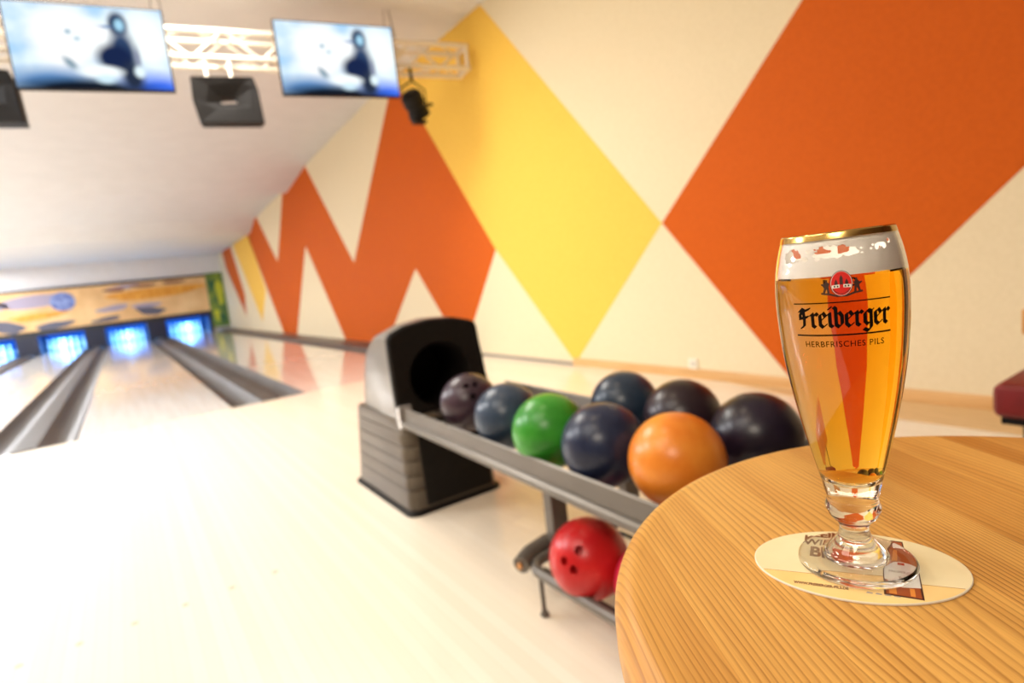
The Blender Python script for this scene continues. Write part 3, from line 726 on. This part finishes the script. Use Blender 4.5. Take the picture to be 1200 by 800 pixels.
flat([bt(-.9 if k in (0,) else .95 * math.cos(PI * k / 12 + PI) , .16 + .30 * 0 + .14 * (1 if 0 else 0)) for k in ()] or [bt(-.95, .17), bt(0, .14), bt(.95, .17), bt(.95, .42), bt(.5, .47), bt(0, .49), bt(-.5, .47), bt(-.95, .42)], M_lab, 'bottle_label', .00026)
flat([bt(-.33, .74), bt(.33, .74), bt(.30, .86), bt(-.30, .86)], M_lab, 'neck_label', .00026)
flat([bt(-.2, .43), bt(.2, .43), bt(.2, .47), bt(-.2, .47)], mat('label_red', (.5, .03, .02), .6), 'label_emblem', .00032)
coaster_text('FREIBERGER', bt(0, .31)[0], bt(0, .31)[1] - .0008, .0030, math.radians(-9), M_ink, .00005, .8, 'label_words', .0003)
coaster_text('Pils', bt(0, .22)[0], bt(0, .22)[1] - .0006, .0030, math.radians(-9), M_ink, .00005, 1, 'label_words', .0003)
# small logo near lower middle
bm = NB()
for k in range(4):
    x = -.001 + k * .0042
    prism(bm, [(x, -.0318 - .0005 * k, SF + .0001), (x + .003, -.0322 - .0005 * k, SF + .0001), (x + .0034, -.0312 - .0005 * k, SF + .0001), (x + .001, -.0303 - .0005 * k, SF + .0001)], (0, 0, .00004))
obj('small_logo', bm, mat('ink_grey', (.4, .33, .27), .7), co)

# ================================================================== BEER GLASS
GX, GY, GZ = .3355, .1625, TZ + .00155
g = thing('beer_glass', 'tulip pilsner glass full of golden beer with foam, black brewery lettering and gold rim', 'beer glass', (GX, GY, GZ))
out_p = [(0, .0012), (.010, .0010), (.022, .0004), (.0285, .0), (.0303, .0008), (.0311, .0024), (.0306, .0040), (.0285, .0050), (.0230, .0056), (.0185, .0063), (.0160, .0076), (.0143, .0102), (.0120, .0130),
         (.0098, .0160), (.0084, .0190), (.0078, .0220), (.0080, .0245), (.0090, .0265), (.0108, .0285), (.0125, .0305), (.0134, .0325), (.0143, .0345), (.0145, .0365), (.0140, .0385), (.0134, .0402),
         (.0133, .0418), (.0138, .0438), (.0146, .0470), (.0156, .0520), (.0184, .0630), (.0226, .0810), (.0262, .0980), (.0290, .1140), (.0312, .1300), (.0326, .1480), (.0330, .1620), (.0324, .1740), (.0306, .1850), (.0283, .1940), (.0279, .1955)]
def smooth_prof(p, sub=4):
    o = []
    for i in range(len(p) - 1):
        p0 = p[max(i - 1, 0)]; p1 = p[i]; p2 = p[i + 1]; p3 = p[min(i + 2, len(p) - 1)]
        for k in range(sub):
            t_ = k / sub
            o.append(tuple(.5 * (2 * p1[c] + (p2[c] - p0[c]) * t_ + (2 * p0[c] - 5 * p1[c] + 4 * p2[c] - p3[c]) * t_ ** 2 + (-p0[c] + 3 * p1[c] - 3 * p2[c] + p3[c]) * t_ ** 3) for c in (0, 1)))
    o.append(p[-1]); o = [(max(r, 0), z) for r, z in o]
    return o
OP = smooth_prof(out_p)
def R_at(z):
    q = [p for p in out_p if p[1] > .04]
    for a, b in zip(q, q[1:]):
        if a[1] <= z <= b[1]: f = (z - a[1]) / (b[1] - a[1]); return a[0] + (b[0] - a[0]) * f
    return q[-1][0] if z > q[-1][1] else q[0][0]
OPz = [p for p in OP if p[1] > .05]
def R_s(z):
    for a, b in zip(OPz, OPz[1:]):
        if a[1] <= z <= b[1]: f = (z - a[1]) / (b[1] - a[1] + 1e-12); return a[0] + (b[0] - a[0]) * f
    return OPz[-1][0] if z >= OPz[-1][1] else OPz[0][0]
TH = .0014; FB, FT = .1732, .1815
def inner(ztop, zbot=.0505, grow=0.0, n=60):
    """inner wall profile from the bottom centre to ztop"""
    pts = [(0, zbot - grow), (.005, zbot + .0003 - grow), (.0095, zbot + .0016 - grow), (.0128, zbot + .0048 - grow * .5)]
    z0 = .0580
    for k in range(n + 1):
        z = z0 + (ztop - z0) * k / n; pts.append((R_s(z) - TH + grow, z))
    return pts
inn_p = inner(.1951)
prof_g = OP + [(.0275, .1960), (.0269, .1957)] + list(reversed(inn_p))
M_glass = bpy.data.materials.new('clear_glass'); M_glass.use_nodes = True; nt = M_glass.node_tree; nt.nodes.clear()
o_ = N(M_glass, 'ShaderNodeOutputMaterial'); gl = N(M_glass, 'ShaderNodeBsdfGlass'); gl.inputs['IOR'].default_value = 1.5; gl.inputs['Roughness'].default_value = 0; gl.inputs['Color'].default_value = (1, 1, 1, 1); L(M_glass, gl.outputs[0], o_.inputs[0])
bm = NB(); lathe(bm, prof_g, 128, cap=False); bmesh.ops.remove_doubles(bm, verts=bm.verts[:], dist=1e-6); bmesh.ops.recalc_face_normals(bm, faces=bm.faces[:])
M_iface = bpy.data.materials.new('glass_to_beer'); M_iface.use_nodes = True; M_iface.node_tree.nodes.clear()
o_ = N(M_iface, 'ShaderNodeOutputMaterial'); gl = N(M_iface, 'ShaderNodeBsdfGlass'); gl.inputs['IOR'].default_value = 1.5 / 1.335; gl.inputs['Roughness'].default_value = 0; gl.inputs['Color'].default_value = (1, 1, 1, 1); L(M_iface, gl.outputs[0], o_.inputs[0])
for f in bm.faces:
    c_ = f.calc_center_median(); r__ = math.hypot(c_.x, c_.y)
    if .0495 < c_.z < FB and (r__ < R_s(max(c_.z, .0505)) - TH * .5): f.material_index = 1
obj('glass_body', bm, [M_glass, M_iface], g, smooth='all')
# beer
M_beer = bpy.data.materials.new('beer'); M_beer.use_nodes = True; nt = M_beer.node_tree; nt.nodes.clear()
o_ = N(M_beer, 'ShaderNodeOutputMaterial'); 
va = N(M_beer, 'ShaderNodeVolumeAbsorption'); va.inputs['Color'].default_value = (.97, .79, .0, 1); va.inputs['Density'].default_value = 84; L(M_beer, va.outputs[0], o_.inputs['Volume'])
bm = NB(); lathe(bm, inner(FB, grow=.0003) + [(0, FB)], 128, cap=False); bmesh.ops.recalc_face_normals(bm, faces=bm.faces[:])
obj('beer', bm, M_beer, g, smooth=30)
# foam body
M_foam = mat('foam', (.97, .94, .88), .8); b = M_foam.node_tree.nodes['Principled BSDF']; b.inputs['Subsurface Weight'].default_value = 0; b.inputs['Subsurface Radius'].default_value = (.003, .002, .0015); b.inputs['Subsurface Scale'].default_value = 1
vv = coords(M_foam, scale=(1, 1, 1)); vo = N(M_foam, 'ShaderNodeTexVoronoi'); vo.inputs['Scale'].default_value = 900; L(M_foam, vv, vo.inputs['Vector'])
bp = N(M_foam, 'ShaderNodeBump'); bp.inputs['Strength'].default_value = .25; bp.inputs['Distance'].default_value = .0002; L(M_foam, vo.outputs['Distance'], bp.inputs['Height']); L(M_foam, bp.outputs[0], b.inputs['Normal'])
bm = NB(); fp = [(0, FB + .0001)] + [(R_s(FB + .0001 + (FT - FB) * k / 8) - TH - .00012, FB + .0001 + (FT - FB) * k / 8) for k in range(9)]
fp += [(R_s(FT) - TH - .003, FT - .0006), (.012, FT - .001), (0, FT - .0006)]
lathe(bm, fp, 96, cap=False); bmesh.ops.recalc_face_normals(bm, faces=bm.faces[:]); obj('foam', bm, M_foam, g, smooth=40)
# foam film clinging to the inside above, with real holes
def vnoise(x, y, seed=0):
    def h(i, j): return random.Random(i * 7349 + j * 9173 + seed * 131).random()
    xi, yi = math.floor(x), math.floor(y); fx, fy = x - xi, y - yi; fx = fx * fx * (3 - 2 * fx); fy = fy * fy * (3 - 2 * fy)
    return (h(xi, yi) * (1 - fx) + h(xi + 1, yi) * fx) * (1 - fy) + (h(xi, yi + 1) * (1 - fx) + h(xi + 1, yi + 1) * fx) * fy
bm = NB(); nA, nZ = 420, 44; PHI0 = math.atan2(-GY, -GX)
zs = [FT - .0004 + (.1938 - FT) * k / nZ for k in range(nZ + 1)]
grid = []
for k in range(nZ + 1):
    r = R_s(zs[k]) - TH - .00015; r2 = r
    grid.append([bm.verts.new((r * math.cos(2 * PI * j / nA), r * math.sin(2 * PI * j / nA), zs[k])) for j in range(nA)])
HOLES = [(-.003, .1858, .0095, .0032), (.0055, .1853, .0050, .0022), (-.0065, .1850, .0040, .0018), (-.0250, .1848, .0062, .0040), (-.0165, .1830, .0022, .0012), (-.0145, .1868, .0013, .0009),
         (-.0098, .1828, .0014, .0011), (.0205, .1858, .0018, .0016), (.0225, .1868, .0024, .0010), (.0245, .1863, .0014, .0018), (.0180, .1870, .0007, .0006), (.0168, .1852, .0006, .0005), (.0118, .1862, .0006, .0005),
         (.0118, .1838, .0006, .0005), (.0285, .1880, .0010, .0016)]
for k in range(nZ):
    z = (zs[k] + zs[k + 1]) / 2
    for j in range(nA):
        a = 2 * PI * (j + .5) / nA; d = (a - PHI0 + PI) % (2 * PI) - PI; s_ = d * .031
        hole = False
        wob = (vnoise(s_ * 700, z * 900, 1) - .5) * .9
        if abs(d) < 1.6:
            for hx, hz, rx, rz in HOLES:
                if ((s_ - hx) / rx) ** 2 + ((z - hz) / rz) ** 2 < 1 + wob: hole = True; break
        else:
            hole = vnoise(s_ * 140, z * 260, 3) > .68 and z > FT + .001
        if z > .1928 + .0005 * math.sin(s_ * 300) : hole = True
        if not hole:
            jj = (j + 1) % nA; bm.faces.new((grid[k][j], grid[k][jj], grid[k + 1][jj], grid[k + 1][j]))
bmesh.ops.delete(bm, geom=[v for v in bm.verts if not v.link_faces], context='VERTS')
r_ = bmesh.ops.solidify(bm, geom=bm.faces[:], thickness=.0003)
obj('foam_film', bm, M_foam, g, smooth='all')
# gold rim
M_gold = mat('gold_rim', (.75, .50, .16), .18, metal=1)
bm = NB(); lathe(bm, [(R_s(.1925) + .0001, .1925), (R_s(.1952) + .0001, .1952), (.0277, .19615), (.0268, .1959), (.0266, .1957), (.0276, .1960), (R_s(.1951) + .00003, .1951), (R_s(.1925) + .00003, .1925)], 128, cap=False)
bmesh.ops.recalc_face_normals(bm, faces=bm.faces[:]); obj('gold_rim', bm, M_gold, g, smooth='all')

# printed lettering on the curved glass ------------------------------------
M_print = mat('print_black', (.004, .003, .003), .7, spec=.05)
def wrap(bm, z0, off=.00008, s0=0.0):
    """bm in metres, x = arc length to the right, y = height over z0"""
    for v in bm.verts:
        s_ = v.co.x + s0; z = z0 + v.co.y; r = R_s(z) + off + v.co.z
        # right in the picture = decreasing azimuth seen from the camera side
        a = PHI0 + s_ / .0325
        v.co = Vector((r * math.cos(a), r * math.sin(a), z))
NIB = math.radians(38)
def pen(bm, strokes, sx, sy, x0, nib=.26):
    n = Vector((math.cos(NIB) * nib / 2, math.sin(NIB) * nib / 2)); t_ = Vector((-n.y, n.x)).normalized() * .035
    corner = [n + t_, -n + t_, -n - t_, n - t_]
    for st in strokes:
        st = [Vector(p) for p in st]
        for a, b in zip(st, st[1:]):
            pts = [a + c for c in corner] + [b + c for c in corner]
            pts.sort(key=lambda p: (p.x, p.y))
            def cross(o, a, b): return (a.x - o.x) * (b.y - o.y) - (a.y - o.y) * (b.x - o.x)
            lo = []
            for p in pts:
                while len(lo) > 1 and cross(lo[-2], lo[-1], p) <= 0: lo.pop()
                lo.append(p)
            up = []
            for p in reversed(pts):
                while len(up) > 1 and cross(up[-2], up[-1], p) <= 0: up.pop()
                up.append(p)
            h = lo[:-1] + up[:-1]
            if len(h) > 2: bm.faces.new([bm.verts.new((x0 + p.x * sx, p.y * sy, 0)) for p in h])
GL = {
 'F': ([[(-.02, 1.12), (.16, 1.28), (.42, 1.14), (.78, 1.28)], [(.30, 1.14), (.34, .55), (.30, .12), (.05, .0)], [(.02, .70), (.02, .95)], [(.34, .68), (.62, .74)], [(-.02, .62), (.34, .68)], [(.12, 1.2), (.08, .86)]], .82),
 'r': ([[(.02, .86), (.16, .92)], [(.16, .95), (.16, .14), (.32, .04)], [(.18, .72), (.40, .96), (.52, .84)]], .56),
 'e': ([[(.12, .84), (.12, .20), (.30, .02), (.52, .18)], [(.12, .80), (.34, .98), (.50, .74), (.14, .44)]], .62),
 'i': ([[(.02, .86), (.16, .92)], [(.16, .92), (.16, .14), (.32, .04)], [(.12, 1.24), (.24, 1.30)]], .42),
 'b': ([[(.02, 1.32), (.14, 1.22), (.14, .16), (.32, .02), (.52, .22), (.52, .74), (.36, .98), (.16, .80)]], .68),
 'g': ([[(.48, .86), (.32, .98), (.12, .80), (.12, .26), (.28, .06), (.48, .26)], [(.40, .98), (.52, .88), (.52, -.12), (.32, -.36), (.04, -.22)], [(.52, .90), (.64, .98)]], .70),
}
bm = NB(); x = 0; word = 'Freiberger'; tot = sum(GL[c][1] for c in word); TW = .0435; sx = TW / tot
for ch in word:
    pen(bm, GL[ch][0], sx, .0080, x, .25); x += GL[ch][1] * sx
bmesh.ops.translate(bm, vec=(-TW / 2 + .0016, 0, 0), verts=bm.verts[:])
wrap(bm, .1468); obj('brand_lettering', bm, M_print, g)
def strip(x0, x1, z0, h, m, name, n=40):
    bm = NB(); vs = [[bm.verts.new((x0 + (x1 - x0) * k / n, y, 0)) for k in range(n + 1)] for y in (0, h)]
    for k in range(n): bm.faces.new((vs[0][k], vs[0][k + 1], vs[1][k + 1], vs[1][k]))
    wrap(bm, z0); obj(name, bm, m, g)
strip(-.0235, .0240, .1595, .00065, M_print, 'upper_line'); strip(-.0230, .0240, .1422, .00085, M_print, 'lower_line')
bm = text_mesh('HERBFRISCHES PILS', .0044, .00003, .93, 1.12); wrap(bm, .1363, s0=.0008); obj('slogan_lettering', bm, M_print, g)
# oval emblem with church towers
M_er = mat('emblem_red', (.62, .015, .012), .4); M_ew = mat('emblem_white', (.80, .76, .68), .5); M_ed = mat('emblem_dark', (.05, .012, .010), .5)
def oval(rx, rz, m, name, off, s0=.0012, z0=.1694, n=40):
    bm = NB(); c = bm.verts.new((0, 0, off)); ring_ = [bm.verts.new((rx * math.cos(2 * PI * k / n), rz * math.sin(2 * PI * k / n), off)) for k in range(n)]
    for k in range(n): bm.faces.new((c, ring_[k], ring_[(k + 1) % n]))
    wrap(bm, z0, s0=s0); obj(name, bm, m, g)
oval(.0051, .0066, M_ed, 'emblem_border', .00002); oval(.0048, .0063, M_ew, 'emblem_ring', .00005); oval(.0046, .0061, M_er, 'emblem_field', .00008)
def epoly(pl, m, name, off):
    bm = NB()
    for p in pl: bm.faces.new([bm.verts.new((x_, y_, off)) for x_, y_ in p])
    wrap(bm, .1694, s0=.0012); obj(name, bm, m, g)
mm = .0009
tow = []
for cx_, h_ in ((-2.6, 2.6), (0, 4.9), (2.6, 2.6)):
    tow.append([((cx_ - .8) * mm, -.6 * mm), ((cx_ + .8) * mm, -.6 * mm), ((cx_ + .8) * mm, (h_ - 1.9) * mm), (cx_ * mm, h_ * mm), ((cx_ - .8) * mm, (h_ - 1.9) * mm)])
tow.append([(-4.6 * mm, -3.0 * mm), (4.6 * mm, -3.0 * mm), (3.0 * mm, -5.0 * mm), (0, -6.3 * mm), (-3.0 * mm, -5.0 * mm)])
epoly(tow, M_ed, 'emblem_towers', .00011)
epoly([[(-4.7 * mm, -2.6 * mm), (-.9 * mm, -2.3 * mm), (-.9 * mm, -.5 * mm), (-4.8 * mm, -.8 * mm)], [(.9 * mm, -2.3 * mm), (4.7 * mm, -2.6 * mm), (4.8 * mm, -.8 * mm), (.9 * mm, -.5 * mm)]], M_ew, 'emblem_wall', .00014)
epoly([[((c_ - .4) * mm, -2.0 * mm), ((c_ + .4) * mm, -2.0 * mm), ((c_ + .4) * mm, -1.1 * mm), ((c_ - .4) * mm, -1.1 * mm)] for c_ in (-3.4, -1.9, 1.9, 3.4)], M_ed, 'emblem_windows', .00017)
# two supporters and scroll under the emblem
M_sup = mat('print_brown', (.035, .012, .006), .5)
def figure(s):
    q = [(6.0, -5.4), (7.2, -5.2), (7.4, -2.6), (8.4, -5.0), (9.4, -4.8), (8.6, -1.6), (10.3, -.2), (10.1, .5), (8.8, .2), (8.5, 1.0), (7.9, 1.2), (7.9, 2.6), (7.0, 2.6), (7.0, 1.2), (5.9, .4), (6.4, -1.6)]
    return [(s * x_ * mm, y_ * mm) for x_, y_ in q]
epoly([figure(1), figure(-1)], M_sup, 'supporter_figures', .00002)
sc_pts = [(-10.5, -5.6), (-6, -6.4), (-2.5, -7.6), (2.5, -7.6), (6, -6.4), (10.5, -5.6), (10.2, -4.6), (6, -5.2), (2.5, -6.5), (-2.5, -6.5), (-6, -5.2), (-10.2, -4.6)]
bm = NB()
for i in range(5):
    bm.faces.new([bm.verts.new((sc_pts[j][0] * mm, sc_pts[j][1] * mm, .00003)) for j in (i, i + 1, 10 - i, 11 - i)])
wrap(bm, .1694, s0=.0012); obj('scroll', bm, M_sup, g)
# print on the far side of the glass, seen through the beer
bm = text_mesh('0,3 l', .006, .0001, 1.0)
for v in bm.verts: v.co.x += .0325 * PI
wrap(bm, .1630); obj('fill_mark', bm, M_print, g)
g.rotation_euler = (-.0125, -.0062, 0)
